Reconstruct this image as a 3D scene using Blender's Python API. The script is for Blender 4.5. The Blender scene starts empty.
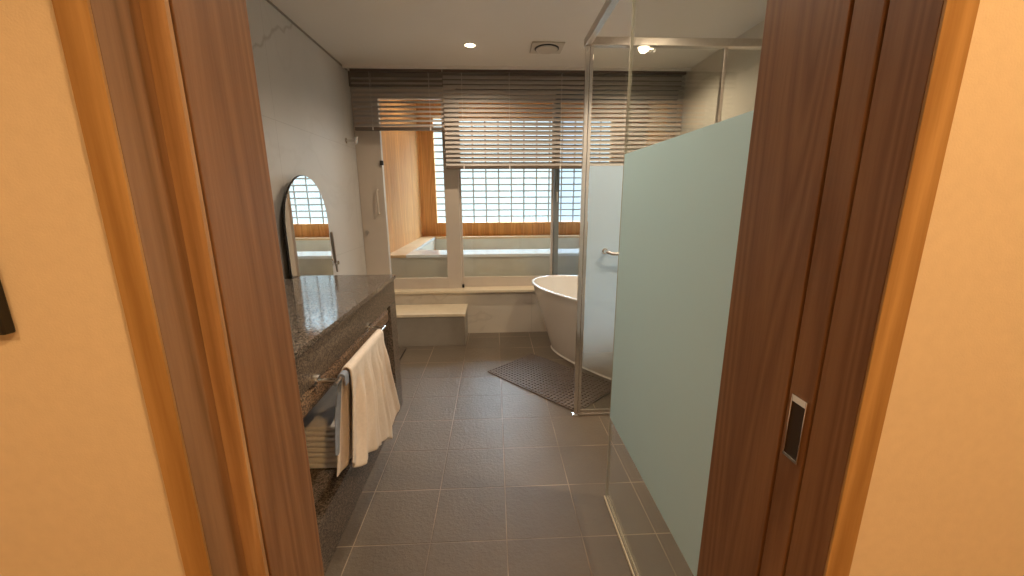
import bpy, bmesh, math, random
from mathutils import Vector, Matrix
random.seed(4)
S = bpy.context.scene
C = S.collection
# ---------------------------------------------------------------- camera
cam_d = bpy.data.cameras.new('camera')
cam = bpy.data.objects.new('camera', cam_d); C.objects.link(cam)
cam_d.sensor_fit = 'HORIZONTAL'; cam_d.sensor_width = 36.0
cam_d.lens = 36.0 * 392.0 / 1024.0
cam_d.clip_start = 0.02
cam.matrix_world = Matrix(((0.99898616, 0.01483643, -0.04250334, 0),
                           (-0.04473393, 0.22118441, -0.97420549, 0),
                           (-0.00505265, 0.97511914, 0.22162386, 1.34),
                           (0, 0, 0, 1)))
S.camera = cam
# ---------------------------------------------------------------- world, exposure, large lights
S.view_settings.view_transform = 'Standard'
S.view_settings.look = 'None'
S.view_settings.gamma = 1.0
S.view_settings.use_curve_mapping = False
S.view_settings.exposure = 0.0
SKY_HORIZON, SKY_HIGH = 1.6, 38.0  # upper sky, out of the camera's view, boosted to light the rooms
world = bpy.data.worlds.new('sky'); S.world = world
world.use_nodes = True
bgn = world.node_tree.nodes['Background']
wn = world.node_tree
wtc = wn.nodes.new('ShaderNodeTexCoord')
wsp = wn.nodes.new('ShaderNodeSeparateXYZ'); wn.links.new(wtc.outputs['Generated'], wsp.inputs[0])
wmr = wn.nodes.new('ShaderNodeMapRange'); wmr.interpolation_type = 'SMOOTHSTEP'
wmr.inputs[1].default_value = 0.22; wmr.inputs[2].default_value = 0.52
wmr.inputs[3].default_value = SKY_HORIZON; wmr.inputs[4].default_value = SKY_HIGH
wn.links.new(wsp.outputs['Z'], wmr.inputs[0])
wcr = wn.nodes.new('ShaderNodeValToRGB')
wcr.color_ramp.elements[0].position = 0.10; wcr.color_ramp.elements[0].color = (0.82, 0.96, 1.0, 1)
wcr.color_ramp.elements[1].position = 0.40; wcr.color_ramp.elements[1].color = (0.66, 0.83, 1.0, 1)
wn.links.new(wsp.outputs['Z'], wcr.inputs[0]); wn.links.new(wcr.outputs[0], bgn.inputs['Color'])
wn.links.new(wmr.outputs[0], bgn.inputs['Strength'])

def light(name, typ, loc, energy, color, size=0.1, rot=(0, 0, 0), **k):
    l = bpy.data.lights.new(name, typ); l.energy = energy; l.color = color
    if typ == 'AREA':
        l.shape = 'RECTANGLE'; l.size = size; l.size_y = k.pop('size_y', size)
    else:
        l.shadow_soft_size = size
    for a, b in k.items(): setattr(l, a, b)
    o = bpy.data.objects.new(name, l); C.objects.link(o)
    o.location = loc; o.rotation_euler = rot
    return o

CEIL = 2.455
WARM = (1.0, 0.80, 0.58)
# portal that guides the sky light through the gridded window
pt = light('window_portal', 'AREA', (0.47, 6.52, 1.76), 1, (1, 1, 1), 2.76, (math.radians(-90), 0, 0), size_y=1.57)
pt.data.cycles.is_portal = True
# corridor lamps behind the camera
CORR_LAMPS = [((0.55, -0.35, 2.36), 116), ((-0.75, -0.75, 2.36), 56)]
BATH_LAMPS = [((-0.161, 3.246), 42), ((-0.161, 1.55), 42), ((1.20, 3.25), 40), ((1.12, 1.35), 72)]
ALCOVE_FILL = [((-0.55, 5.0), 34)]  # unseen lamp added to warm the alcove wood

# ---------------------------------------------------------------- materials
def mat(name):
    m = bpy.data.materials.new(name); m.use_nodes = True
    nt = m.node_tree
    return m, nt, nt.nodes['Principled BSDF']

def plain(name, col, rough=0.5, metal=0.0, noise=0.0, nscale=30, bump=0.0, bscale=200, coat=0.0):
    m, nt, b = mat(name)
    b.inputs['Base Color'].default_value = (*col, 1)
    b.inputs['Roughness'].default_value = rough
    b.inputs['Metallic'].default_value = metal
    if coat: b.inputs['Coat Weight'].default_value = coat
    tc = nt.nodes.new('ShaderNodeTexCoord')
    if noise:
        n = nt.nodes.new('ShaderNodeTexNoise'); n.inputs['Scale'].default_value = nscale
        n.inputs['Detail'].default_value = 6
        nt.links.new(tc.outputs['Object'], n.inputs['Vector'])
        r = nt.nodes.new('ShaderNodeValToRGB')
        r.color_ramp.elements[0].position = 0.3; r.color_ramp.elements[1].position = 0.7
        r.color_ramp.elements[0].color = (*[c * (1 - noise) for c in col], 1)
        r.color_ramp.elements[1].color = (*[min(1, c * (1 + noise)) for c in col], 1)
        nt.links.new(n.outputs['Fac'], r.inputs['Fac'])
        nt.links.new(r.outputs['Color'], b.inputs['Base Color'])
    if bump:
        n2 = nt.nodes.new('ShaderNodeTexNoise'); n2.inputs['Scale'].default_value = bscale
        nt.links.new(tc.outputs['Object'], n2.inputs['Vector'])
        bp = nt.nodes.new('ShaderNodeBump'); bp.inputs['Strength'].default_value = bump
        bp.inputs['Distance'].default_value = 0.002
        nt.links.new(n2.outputs['Fac'], bp.inputs['Height'])
        nt.links.new(bp.outputs['Normal'], b.inputs['Normal'])
    return m

def wood(name, dark, mid, lightc, rough=0.42, scale=1.0, axis='Z', period=None, seed=0.0):
    """straight grained veneer: stretched noise along one axis plus broad cathedral figure"""
    m, nt, b = mat(name)
    tc = nt.nodes.new('ShaderNodeTexCoord')
    mp = nt.nodes.new('ShaderNodeMapping')
    st = 0.05
    mp.inputs['Scale'].default_value = {'Z': (1, 1, st), 'X': (st, 1, 1), 'Y': (1, st, 1)}[axis]
    mp.inputs['Location'].default_value = (seed, seed * 0.7, seed * 0.3)
    nt.links.new(tc.outputs['Object'], mp.inputs['Vector'])
    n = nt.nodes.new('ShaderNodeTexNoise'); n.inputs['Scale'].default_value = 170 * scale
    n.inputs['Detail'].default_value = 5; n.inputs['Roughness'].default_value = 0.6
    nt.links.new(mp.outputs['Vector'], n.inputs['Vector'])
    n2 = nt.nodes.new('ShaderNodeTexNoise'); n2.inputs['Scale'].default_value = 9 * scale
    n2.inputs['Detail'].default_value = 1.0; n2.inputs['Distortion'].default_value = 0.4
    nt.links.new(mp.outputs['Vector'], n2.inputs['Vector'])
    mu = nt.nodes.new('ShaderNodeMath'); mu.operation = 'MULTIPLY'; mu.inputs[1].default_value = 26
    nt.links.new(n2.outputs['Fac'], mu.inputs[0])
    fr = nt.nodes.new('ShaderNodeMath'); fr.operation = 'PINGPONG'; fr.inputs[1].default_value = 1.0
    nt.links.new(mu.outputs[0], fr.inputs[0])
    mx = nt.nodes.new('ShaderNodeMix'); mx.data_type = 'FLOAT'; mx.inputs[0].default_value = 0.38
    nt.links.new(n.outputs['Fac'], mx.inputs[2]); nt.links.new(fr.outputs[0], mx.inputs[3])
    r = nt.nodes.new('ShaderNodeValToRGB'); e = r.color_ramp.elements
    e[0].position = 0.28; e[0].color = (*dark, 1)
    e[1].position = 0.72; e[1].color = (*lightc, 1)
    k = e.new(0.5); k.color = (*mid, 1)
    nt.links.new(mx.outputs[0], r.inputs['Fac'])
    nt.links.new(r.outputs['Color'], b.inputs['Base Color'])
    b.inputs['Roughness'].default_value = rough
    bp = nt.nodes.new('ShaderNodeBump'); bp.inputs['Strength'].default_value = 0.25
    bp.inputs['Distance'].default_value = 0.0012
    nt.links.new(n.outputs['Fac'], bp.inputs['Height'])
    nt.links.new(bp.outputs['Normal'], b.inputs['Normal'])
    return m

def board_wall(name, dark, mid, lightc, pitch=0.09):
    """vertical cypress boards"""
    m = wood(name, dark, mid, lightc, 0.75, 0.5)
    nt = m.node_tree; b = nt.nodes['Principled BSDF']
    src = b.inputs['Base Color'].links[0].from_socket
    tc = nt.nodes.new('ShaderNodeTexCoord')
    sx = nt.nodes.new('ShaderNodeSeparateXYZ'); nt.links.new(tc.outputs['Object'], sx.inputs[0])
    ad = nt.nodes.new('ShaderNodeMath'); ad.operation = 'ADD'
    nt.links.new(sx.outputs['X'], ad.inputs[0]); nt.links.new(sx.outputs['Y'], ad.inputs[1])
    dv = nt.nodes.new('ShaderNodeMath'); dv.operation = 'DIVIDE'; dv.inputs[1].default_value = pitch
    nt.links.new(ad.outputs[0], dv.inputs[0])
    fl = nt.nodes.new('ShaderNodeMath'); fl.operation = 'FLOOR'; nt.links.new(dv.outputs[0], fl.inputs[0])
    wn = nt.nodes.new('ShaderNodeTexWhiteNoise'); wn.noise_dimensions = '1D'
    nt.links.new(fl.outputs[0], wn.inputs['W'])
    mr = nt.nodes.new('ShaderNodeMapRange'); mr.inputs[3].default_value = 0.90; mr.inputs[4].default_value = 1.06
    nt.links.new(wn.outputs['Value'], mr.inputs[0])
    fc = nt.nodes.new('ShaderNodeMath'); fc.operation = 'FRACT'; nt.links.new(dv.outputs[0], fc.inputs[0])
    gt = nt.nodes.new('ShaderNodeMath'); gt.operation = 'GREATER_THAN'; gt.inputs[1].default_value = 0.035
    nt.links.new(fc.outputs[0], gt.inputs[0])
    gm = nt.nodes.new('ShaderNodeMapRange'); gm.inputs[3].default_value = 0.55; gm.inputs[4].default_value = 1.0
    nt.links.new(gt.outputs[0], gm.inputs[0])
    ml = nt.nodes.new('ShaderNodeMath'); ml.operation = 'MULTIPLY'
    nt.links.new(mr.outputs[0], ml.inputs[0]); nt.links.new(gm.outputs[0], ml.inputs[1])
    vm = nt.nodes.new('ShaderNodeVectorMath'); vm.operation = 'SCALE'
    nt.links.new(src, vm.inputs[0]); nt.links.new(ml.outputs[0], vm.inputs['Scale'])
    nt.links.new(vm.outputs[0], b.inputs['Base Color'])
    return m

def marble(name, base, vein, rough=0.3, jx=1.2, jz=0.8, offs=(0, 0, 0), amount=0.5, vline=None):
    m, nt, b = mat(name)
    tc = nt.nodes.new('ShaderNodeTexCoord')
    mp = nt.nodes.new('ShaderNodeMapping'); mp.inputs['Location'].default_value = offs
    mp.inputs['Rotation'].default_value = (0.5, 0.2, 0.3)
    nt.links.new(tc.outputs['Object'], mp.inputs['Vector'])
    n = nt.nodes.new('ShaderNodeTexNoise'); n.inputs['Scale'].default_value = 0.9
    n.inputs['Detail'].default_value = 5; n.inputs['Distortion'].default_value = 0.7
    nt.links.new(mp.outputs['Vector'], n.inputs['Vector'])
    s = nt.nodes.new('ShaderNodeMath'); s.operation = 'SUBTRACT'; s.inputs[1].default_value = 0.5
    nt.links.new(n.outputs['Fac'], s.inputs[0])
    a = nt.nodes.new('ShaderNodeMath'); a.operation = 'ABSOLUTE'; nt.links.new(s.outputs[0], a.inputs[0])
    r = nt.nodes.new('ShaderNodeValToRGB'); e = r.color_ramp.elements
    e[0].position = 0.0; e[0].color = (amount, amount, amount, 1)
    e[1].position = 0.014; e[1].color = (0, 0, 0, 1)
    nt.links.new(a.outputs[0], r.inputs['Fac'])
    n3 = nt.nodes.new('ShaderNodeTexNoise'); n3.inputs['Scale'].default_value = 2.0
    n3.inputs['Detail'].default_value = 4
    nt.links.new(mp.outputs['Vector'], n3.inputs['Vector'])
    r3 = nt.nodes.new('ShaderNodeValToRGB')
    r3.color_ramp.elements[0].color = (*[c * 0.93 for c in base], 1); r3.color_ramp.elements[0].position = 0.3
    r3.color_ramp.elements[1].color = (*[min(1, c * 1.05) for c in base], 1); r3.color_ramp.elements[1].position = 0.7
    nt.links.new(n3.outputs['Fac'], r3.inputs['Fac'])
    mx = nt.nodes.new('ShaderNodeMix'); mx.data_type = 'RGBA'
    nt.links.new(r.outputs['Color'], mx.inputs[0])
    nt.links.new(r3.outputs['Color'], mx.inputs[6]); mx.inputs[7].default_value = (*vein, 1)
    # panel joints
    sp = nt.nodes.new('ShaderNodeSeparateXYZ'); nt.links.new(tc.outputs['Object'], sp.inputs[0])
    ad = nt.nodes.new('ShaderNodeMath'); ad.operation = 'ADD'
    nt.links.new(sp.outputs['X'], ad.inputs[0]); nt.links.new(sp.outputs['Y'], ad.inputs[1])
    cm = nt.nodes.new('ShaderNodeCombineXYZ')
    nt.links.new(ad.outputs[0], cm.inputs[0]); nt.links.new(sp.outputs['Z'], cm.inputs[1])
    bk = nt.nodes.new('ShaderNodeTexBrick'); bk.offset = 0.0
    bk.inputs['Scale'].default_value = 1.0; bk.inputs['Brick Width'].default_value = jx
    bk.inputs['Row Height'].default_value = jz; bk.inputs['Mortar Size'].default_value = 0.0012
    bk.inputs['Color1'].default_value = (1, 1, 1, 1); bk.inputs['Color2'].default_value = (1, 1, 1, 1)
    bk.inputs['Mortar'].default_value = (0.7, 0.7, 0.7, 1)
    nt.links.new(cm.outputs[0], bk.inputs['Vector'])
    m2 = nt.nodes.new('ShaderNodeMix'); m2.data_type = 'RGBA'; m2.blend_type = 'MULTIPLY'
    m2.inputs[0].default_value = 1.0
    nt.links.new(mx.outputs[2], m2.inputs[6]); nt.links.new(bk.outputs['Color'], m2.inputs[7])
    nt.links.new(m2.outputs[2], b.inputs['Base Color'])
    b.inputs['Roughness'].default_value = rough
    if vline:     # one distinct vein running diagonally over a side wall: (y0, z0, y1, z1)
        ya, za, yb, zb = vline
        nn = nt.nodes.new('ShaderNodeTexNoise'); nn.inputs['Scale'].default_value = 5; nn.inputs['Detail'].default_value = 5
        nt.links.new(tc.outputs['Object'], nn.inputs['Vector'])
        def mth(op, a, c, d=None):
            q = nt.nodes.new('ShaderNodeMath'); q.operation = op
            for i_, v_ in enumerate((a, c, d)):
                if v_ is None: continue
                if isinstance(v_, (int, float)): q.inputs[i_].default_value = v_
                else: nt.links.new(v_, q.inputs[i_])
            return q.outputs[0]
        dy = mth('SUBTRACT', sp.outputs['Y'], ya)
        zz_ = mth('MULTIPLY_ADD', dy, (zb - za) / (yb - ya), za)
        e1 = mth('SUBTRACT', sp.outputs['Z'], zz_)
        e2 = mth('MULTIPLY_ADD', nn.outputs['Fac'], 0.22, -0.11)
        e3 = mth('ABSOLUTE', mth('ADD', e1, e2), 0.0)
        mk = nt.nodes.new('ShaderNodeMapRange'); mk.inputs[1].default_value = 0.0; mk.inputs[2].default_value = 0.020
        mk.inputs[3].default_value = 0.6; mk.inputs[4].default_value = 0.0
        nt.links.new(e3, mk.inputs[0])
        m3 = nt.nodes.new('ShaderNodeMix'); m3.data_type = 'RGBA'
        nt.links.new(mk.outputs[0], m3.inputs[0]); nt.links.new(m2.outputs[2], m3.inputs[6])
        m3.inputs[7].default_value = (*vein, 1)
        nt.links.new(m3.outputs[2], b.inputs['Base Color'])
    return m

def floor_tile(name):
    m, nt, b = mat(name)
    tc = nt.nodes.new('ShaderNodeTexCoord')
    mp = nt.nodes.new('ShaderNodeMapping'); mp.inputs['Location'].default_value = (-0.032 + 0.305 * 20, -1.316 + 0.2985 * 20, 0)
    nt.links.new(tc.outputs['Object'], mp.inputs['Vector'])
    bk = nt.nodes.new('ShaderNodeTexBrick'); bk.offset = 0.0
    bk.inputs['Scale'].default_value = 1.0; bk.inputs['Brick Width'].default_value = 0.305
    bk.inputs['Row Height'].default_value = 0.2985; bk.inputs['Mortar Size'].default_value = 0.0028
    bk.inputs['Mortar Smooth'].default_value = 0.3
    bk.inputs['Color1'].default_value = (0.165, 0.130, 0.096, 1)
    bk.inputs['Color2'].default_value = (0.146, 0.116, 0.087, 1)
    gn = nt.nodes.new('ShaderNodeTexNoise'); gn.inputs['Scale'].default_value = 1.7; gn.inputs['Detail'].default_value = 3
    nt.links.new(tc.outputs['Object'], gn.inputs['Vector'])
    gr = nt.nodes.new('ShaderNodeValToRGB')
    gr.color_ramp.elements[0].position = 0.42; gr.color_ramp.elements[0].color = (0.20, 0.150, 0.108, 1)
    gr.color_ramp.elements[1].position = 0.56; gr.color_ramp.elements[1].color = (0.40, 0.315, 0.23, 1)
    nt.links.new(gn.outputs['Fac'], gr.inputs['Fac']); nt.links.new(gr.outputs['Color'], bk.inputs['Mortar'])
    nt.links.new(mp.outputs['Vector'], bk.inputs['Vector'])
    n = nt.nodes.new('ShaderNodeTexNoise'); n.inputs['Scale'].default_value = 7; n.inputs['Detail'].default_value = 8
    nt.links.new(tc.outputs['Object'], n.inputs['Vector'])
    mr = nt.nodes.new('ShaderNodeMapRange'); mr.inputs[3].default_value = 0.86; mr.inputs[4].default_value = 1.14
    nt.links.new(n.outputs['Fac'], mr.inputs[0])
    vm = nt.nodes.new('ShaderNodeVectorMath'); vm.operation = 'SCALE'
    nt.links.new(bk.outputs['Color'], vm.inputs[0]); nt.links.new(mr.outputs[0], vm.inputs['Scale'])
    nt.links.new(vm.outputs[0], b.inputs['Base Color'])
    n2 = nt.nodes.new('ShaderNodeTexNoise'); n2.inputs['Scale'].default_value = 55; n2.inputs['Detail'].default_value = 6
    n2.inputs['Roughness'].default_value = 0.65
    nt.links.new(tc.outputs['Object'], n2.inputs['Vector'])
    mu = nt.nodes.new('ShaderNodeMath'); mu.operation = 'MULTIPLY_ADD'; mu.inputs[1].default_value = -1.2
    nt.links.new(bk.outputs['Fac'], mu.inputs[0]); nt.links.new(n2.outputs['Fac'], mu.inputs[2])
    bp = nt.nodes.new('ShaderNodeBump'); bp.inputs['Strength'].default_value = 0.9
    bp.inputs['Distance'].default_value = 0.003
    nt.links.new(mu.outputs[0], bp.inputs['Height']); nt.links.new(bp.outputs['Normal'], b.inputs['Normal'])
    b.inputs['Roughness'].default_value = 0.40
    return m

def granite(name, base, rough):
    m, nt, b = mat(name)
    tc = nt.nodes.new('ShaderNodeTexCoord')
    v = nt.nodes.new('ShaderNodeTexVoronoi'); v.inputs['Scale'].default_value = 240
    nt.links.new(tc.outputs['Object'], v.inputs['Vector'])
    n = nt.nodes.new('ShaderNodeTexNoise'); n.inputs['Scale'].default_value = 190; n.inputs['Detail'].default_value = 3
    nt.links.new(tc.outputs['Object'], n.inputs['Vector'])
    sp = nt.nodes.new('ShaderNodeSeparateColor'); nt.links.new(v.outputs['Color'], sp.inputs[0])
    mx = nt.nodes.new('ShaderNodeMix'); mx.data_type = 'FLOAT'; mx.inputs[0].default_value = 0.3
    nt.links.new(sp.outputs[0], mx.inputs[2]); nt.links.new(n.outputs['Fac'], mx.inputs[3])
    r = nt.nodes.new('ShaderNodeValToRGB'); e = r.color_ramp.elements
    e[0].position = 0.25; e[0].color = (*[c * 0.3 for c in base], 1)
    e[1].position = 0.75; e[1].color = (*[min(1, c * 2.1) for c in base], 1)
    k = e.new(0.5); k.color = (*base, 1)
    nt.links.new(mx.outputs[0], r.inputs['Fac']); nt.links.new(r.outputs['Color'], b.inputs['Base Color'])
    b.inputs['Roughness'].default_value = rough
    return m

def glass(name, tint=(0.95, 0.97, 0.96), ior=1.45):
    """thin pane: clear transmission with Fresnel mirror reflection"""
    m = bpy.data.materials.new(name); m.use_nodes = True
    nt = m.node_tree; nt.nodes.clear()
    out = nt.nodes.new('ShaderNodeOutputMaterial')
    t = nt.nodes.new('ShaderNodeBsdfTransparent'); t.inputs[0].default_value = (*tint, 1)
    g = nt.nodes.new('ShaderNodeBsdfGlossy'); g.inputs['Roughness'].default_value = 0.0
    g.inputs['Color'].default_value = (1, 1, 1, 1)
    lw = nt.nodes.new('ShaderNodeLayerWeight'); lw.inputs['Blend'].default_value = 0.5
    pw = nt.nodes.new('ShaderNodeMath'); pw.operation = 'POWER'; pw.inputs[1].default_value = 5
    nt.links.new(lw.outputs['Facing'], pw.inputs[0])
    f0 = ((ior - 1) / (ior + 1)) ** 2
    f = nt.nodes.new('ShaderNodeMath'); f.operation = 'MULTIPLY_ADD'
    f.inputs[1].default_value = 1 - f0; f.inputs[2].default_value = f0
    nt.links.new(pw.outputs[0], f.inputs[0])
    mx = nt.nodes.new('ShaderNodeMixShader')
    nt.links.new(f.outputs[0], mx.inputs[0]); nt.links.new(t.outputs[0], mx.inputs[1])
    nt.links.new(g.outputs[0], mx.inputs[2]); nt.links.new(mx.outputs[0], out.inputs[0])
    return m

def frosted(name, col, trans=0.6, fade=None):
    m = bpy.data.materials.new(name); m.use_nodes = True
    nt = m.node_tree; nt.nodes.clear()
    out = nt.nodes.new('ShaderNodeOutputMaterial')
    t = nt.nodes.new('ShaderNodeBsdfTranslucent'); t.inputs[0].default_value = (*col, 1)
    d = nt.nodes.new('ShaderNodeBsdfDiffuse'); d.inputs[0].default_value = (*col, 1)
    n = nt.nodes.new('ShaderNodeTexNoise'); n.inputs['Scale'].default_value = 900
    tc = nt.nodes.new('ShaderNodeTexCoord'); nt.links.new(tc.outputs['Object'], n.inputs['Vector'])
    bp = nt.nodes.new('ShaderNodeBump'); bp.inputs['Strength'].default_value = 0.05
    nt.links.new(n.outputs['Fac'], bp.inputs['Height']); nt.links.new(bp.outputs['Normal'], d.inputs['Normal'])
    mx = nt.nodes.new('ShaderNodeMixShader'); mx.inputs[0].default_value = trans
    nt.links.new(d.outputs[0], mx.inputs[1]); nt.links.new(t.outputs[0], mx.inputs[2])
    nt.links.new(mx.outputs[0], out.inputs[0])
    if fade:      # the film's dot print thins out towards its lower edge
        sp = nt.nodes.new('ShaderNodeSeparateXYZ'); nt.links.new(tc.outputs['Object'], sp.inputs[0])
        mr = nt.nodes.new('ShaderNodeMapRange'); mr.inputs[1].default_value = fade[0]; mr.inputs[2].default_value = fade[1]
        nt.links.new(sp.outputs['Z'], mr.inputs[0])
        tp = nt.nodes.new('ShaderNodeBsdfTransparent'); m2 = nt.nodes.new('ShaderNodeMixShader')
        nt.links.new(mr.outputs[0], m2.inputs[0]); nt.links.new(tp.outputs[0], m2.inputs[1])
        nt.links.new(mx.outputs[0], m2.inputs[2]); nt.links.new(m2.outputs[0], out.inputs[0])
    return m

def emit(name, col, s):
    m = bpy.data.materials.new(name); m.use_nodes = True
    nt = m.node_tree; b = nt.nodes['Principled BSDF']
    b.inputs['Emission Color'].default_value = (*col, 1); b.inputs['Emission Strength'].default_value = s
    return m

M = {}
M['wallpaper'] = plain('wallpaper', (0.74, 0.64, 0.50), 0.75, noise=0.025, nscale=60, bump=0.15, bscale=420)
M['frame_wood'] = wood('frame_wood', (0.195, 0.095, 0.044), (0.245, 0.126, 0.060), (0.295, 0.158, 0.078), 0.45)
M['casing_wood'] = wood('casing_wood', (0.32, 0.175, 0.060), (0.40, 0.235, 0.088), (0.50, 0.31, 0.13), scale=0.7, seed=3)  # frame wood with the corridor light on its front put into the colour
M['jamb_wood'] = wood('jamb_wood', (0.20, 0.12, 0.066), (0.275, 0.165, 0.095), (0.34, 0.21, 0.125), scale=0.7, seed=6)  # same frame wood, shade of the reveal put into the greyer tone
M['door_wood'] = wood('door_wood', (0.175, 0.080, 0.034), (0.220, 0.108, 0.048), (0.265, 0.136, 0.062), 0.45, seed=9)
M['dark_gap'] = plain('dark_gap', (0.02, 0.012, 0.008), 0.8)
M['rebate_wood'] = wood('rebate_wood', (0.36, 0.21, 0.10), (0.46, 0.28, 0.14), (0.54, 0.35, 0.19), seed=12)  # lighter copy of the frame wood, lit strip painted in
M['tile_wall'] = marble('tile_wall', (0.62, 0.61, 0.60), (0.34, 0.31, 0.29), 0.38, 1.25, 0.9, (0.3, 0.1, 0.2), 0.10, (2.387, 2.12, 2.821, 2.42))
M['tile_wall2'] = marble('tile_wall2', (0.62, 0.56, 0.48), (0.42, 0.37, 0.31), 0.35, 1.4, 3.0, (4.3, 2.1, 1.2), 0.35)
M['ceiling'] = plain('ceiling_paint', (0.76, 0.71, 0.65), 0.45, noise=0.015, nscale=3)
M['floor'] = floor_tile('floor_tile')
M['granite'] = granite('granite', (0.125, 0.098, 0.076), 0.36)
M['granite_top'] = granite('granite_top', (0.135, 0.115, 0.10), 0.09)
M['granite_brown'] = granite('granite_brown', (0.20, 0.135, 0.09), 0.45)
M['chrome'] = plain('chrome', (0.80, 0.78, 0.76), 0.12, 1.0)
M['steel'] = plain('brushed_steel', (0.52, 0.47, 0.42), 0.32, 1.0, noise=0.06, nscale=80)
M['towel'] = plain('towel_cotton', (0.90, 0.82, 0.76), 0.95, noise=0.04, nscale=90, bump=0.9, bscale=650)
M['towel_white'] = plain('towel_white', (0.88, 0.84, 0.80), 0.95, noise=0.04, nscale=90, bump=0.9, bscale=650)
M['towel_blue'] = plain('towel_blue', (0.30, 0.36, 0.48), 0.95, noise=0.12, nscale=40, bump=0.9, bscale=650)
M['tub'] = plain('acrylic_white', (0.88, 0.84, 0.79), 0.18, coat=0.5)
M['mat'] = plain('rubber_mat', (0.175, 0.135, 0.115), 0.55, noise=0.06, nscale=60)
M['glass'] = glass('clear_glass', (0.95, 0.965, 0.95))
M['glass_win'] = glass('window_glass', (0.96, 0.98, 0.98), 1.35)
M['glass_blue'] = glass('tinted_window_glass', (0.86, 0.91, 0.96), 1.4)
M['glass_edge'] = plain('glass_edge', (0.42, 0.40, 0.33), 0.2)
M['film'] = frosted('frosted_film', (0.70, 0.85, 0.90), 0.5)
M['film_fade'] = frosted('frosted_film_fading', (0.78, 0.90, 1.0), 0.65, (0.30, 0.75))
M['mirror'] = plain('mirror_silver', (0.93, 0.94, 0.94), 0.0, 1.0)
M['black'] = plain('black_plastic', (0.012, 0.011, 0.010), 0.35)
M['sash'] = plain('sash_beige', (0.60, 0.52, 0.44), 0.4, noise=0.02, nscale=10)
M['lintel'] = plain('lintel_taupe', (0.22, 0.19, 0.16), 0.5)
M['sash_dark'] = plain('sash_grey', (0.20, 0.22, 0.22), 0.4, noise=0.02, nscale=10)
M['sill'] = plain('sill_stone', (0.76, 0.66, 0.50), 0.35, noise=0.04, nscale=20)
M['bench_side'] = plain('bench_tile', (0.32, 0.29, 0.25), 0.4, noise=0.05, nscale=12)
M['blind'] = plain('blind_slat', (0.46, 0.415, 0.38), 0.45)
M['blind_rail'] = plain('blind_rail', (0.14, 0.105, 0.08), 0.4)
M['cord'] = plain('blind_cord', (0.75, 0.70, 0.64), 0.8)
M['hinoki'] = board_wall('cypress_boards', (0.56, 0.25, 0.07), (0.66, 0.32, 0.095), (0.74, 0.38, 0.125))
M['deck'] = wood('deck_wood', (0.56, 0.36, 0.17), (0.64, 0.42, 0.21), (0.70, 0.48, 0.25), 0.5, 0.5, 'X')
M['stone_tub'] = plain('pale_stone', (0.62, 0.57, 0.47), 0.45, noise=0.05, nscale=8)
M['stone_rim'] = plain('polished_stone_rim', (0.82, 0.82, 0.80), 0.10)
M['muntin'] = plain('muntin_grey', (0.52, 0.58, 0.60), 0.5)
M['recess'] = plain('dark_bronze', (0.06, 0.042, 0.03), 0.35, 0.6)
M['white'] = plain('white_plastic', (0.58, 0.52, 0.45), 0.5)
M['lamp'] = emit('lamp_glow', (1.0, 0.78, 0.48), 14)
M['oak_floor'] = wood('oak_floor', (0.25, 0.14, 0.07), (0.34, 0.2, 0.1), (0.42, 0.26, 0.14), 0.4, 0.6, 'Y')

# ---------------------------------------------------------------- mesh helpers
def link(name, bm, m=None, parent=None, smooth=False, kind=None):
    me = bpy.data.meshes.new(name)
    bmesh.ops.recalc_face_normals(bm, faces=bm.faces)
    bm.to_mesh(me); bm.free()
    if m:
        for x in (m if isinstance(m, (list, tuple)) else [m]): me.materials.append(x)
    if smooth:
        for p in me.polygons: p.use_smooth = True
        try: me.set_sharp_from_angle(angle=math.radians(40))
        except Exception: pass
    o = bpy.data.objects.new(name, me); C.objects.link(o)
    if parent is not None:
        o.parent = parent
        o.matrix_parent_inverse = Matrix.Translation(-parent.location)
    if kind: o['kind'] = kind
    return o

def box(bm, x0, x1, y0, y1, z0, z1, bev=0.0, mi=0):
    vs = [bm.verts.new((x, y, z)) for x in (x0, x1) for y in (y0, y1) for z in (z0, z1)]
    F = [(0, 1, 3, 2), (4, 6, 7, 5), (0, 4, 5, 1), (2, 3, 7, 6), (0, 2, 6, 4), (1, 5, 7, 3)]
    fs = [bm.faces.new([vs[i] for i in f]) for f in F]
    for f in fs: f.material_index = mi
    if bev:
        es = list({e for f in fs for e in f.edges})
        r = bmesh.ops.bevel(bm, geom=es, offset=bev, segments=2, affect='EDGES', profile=0.5)
        for f in r['faces']: f.material_index = mi
    return fs

def B(*a, **k):
    bm = bmesh.new(); box(bm, *a, **k); return bm

def prism(bm, pts, z0, z1):
    """plan polygon extruded in z"""
    lo = [bm.verts.new((x, y, z0)) for x, y in pts]; hi = [bm.verts.new((x, y, z1)) for x, y in pts]
    n = len(pts)
    for i in range(n): bm.faces.new((lo[i], lo[(i + 1) % n], hi[(i + 1) % n], hi[i]))
    bm.faces.new(lo[::-1]); bm.faces.new(hi)

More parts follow.
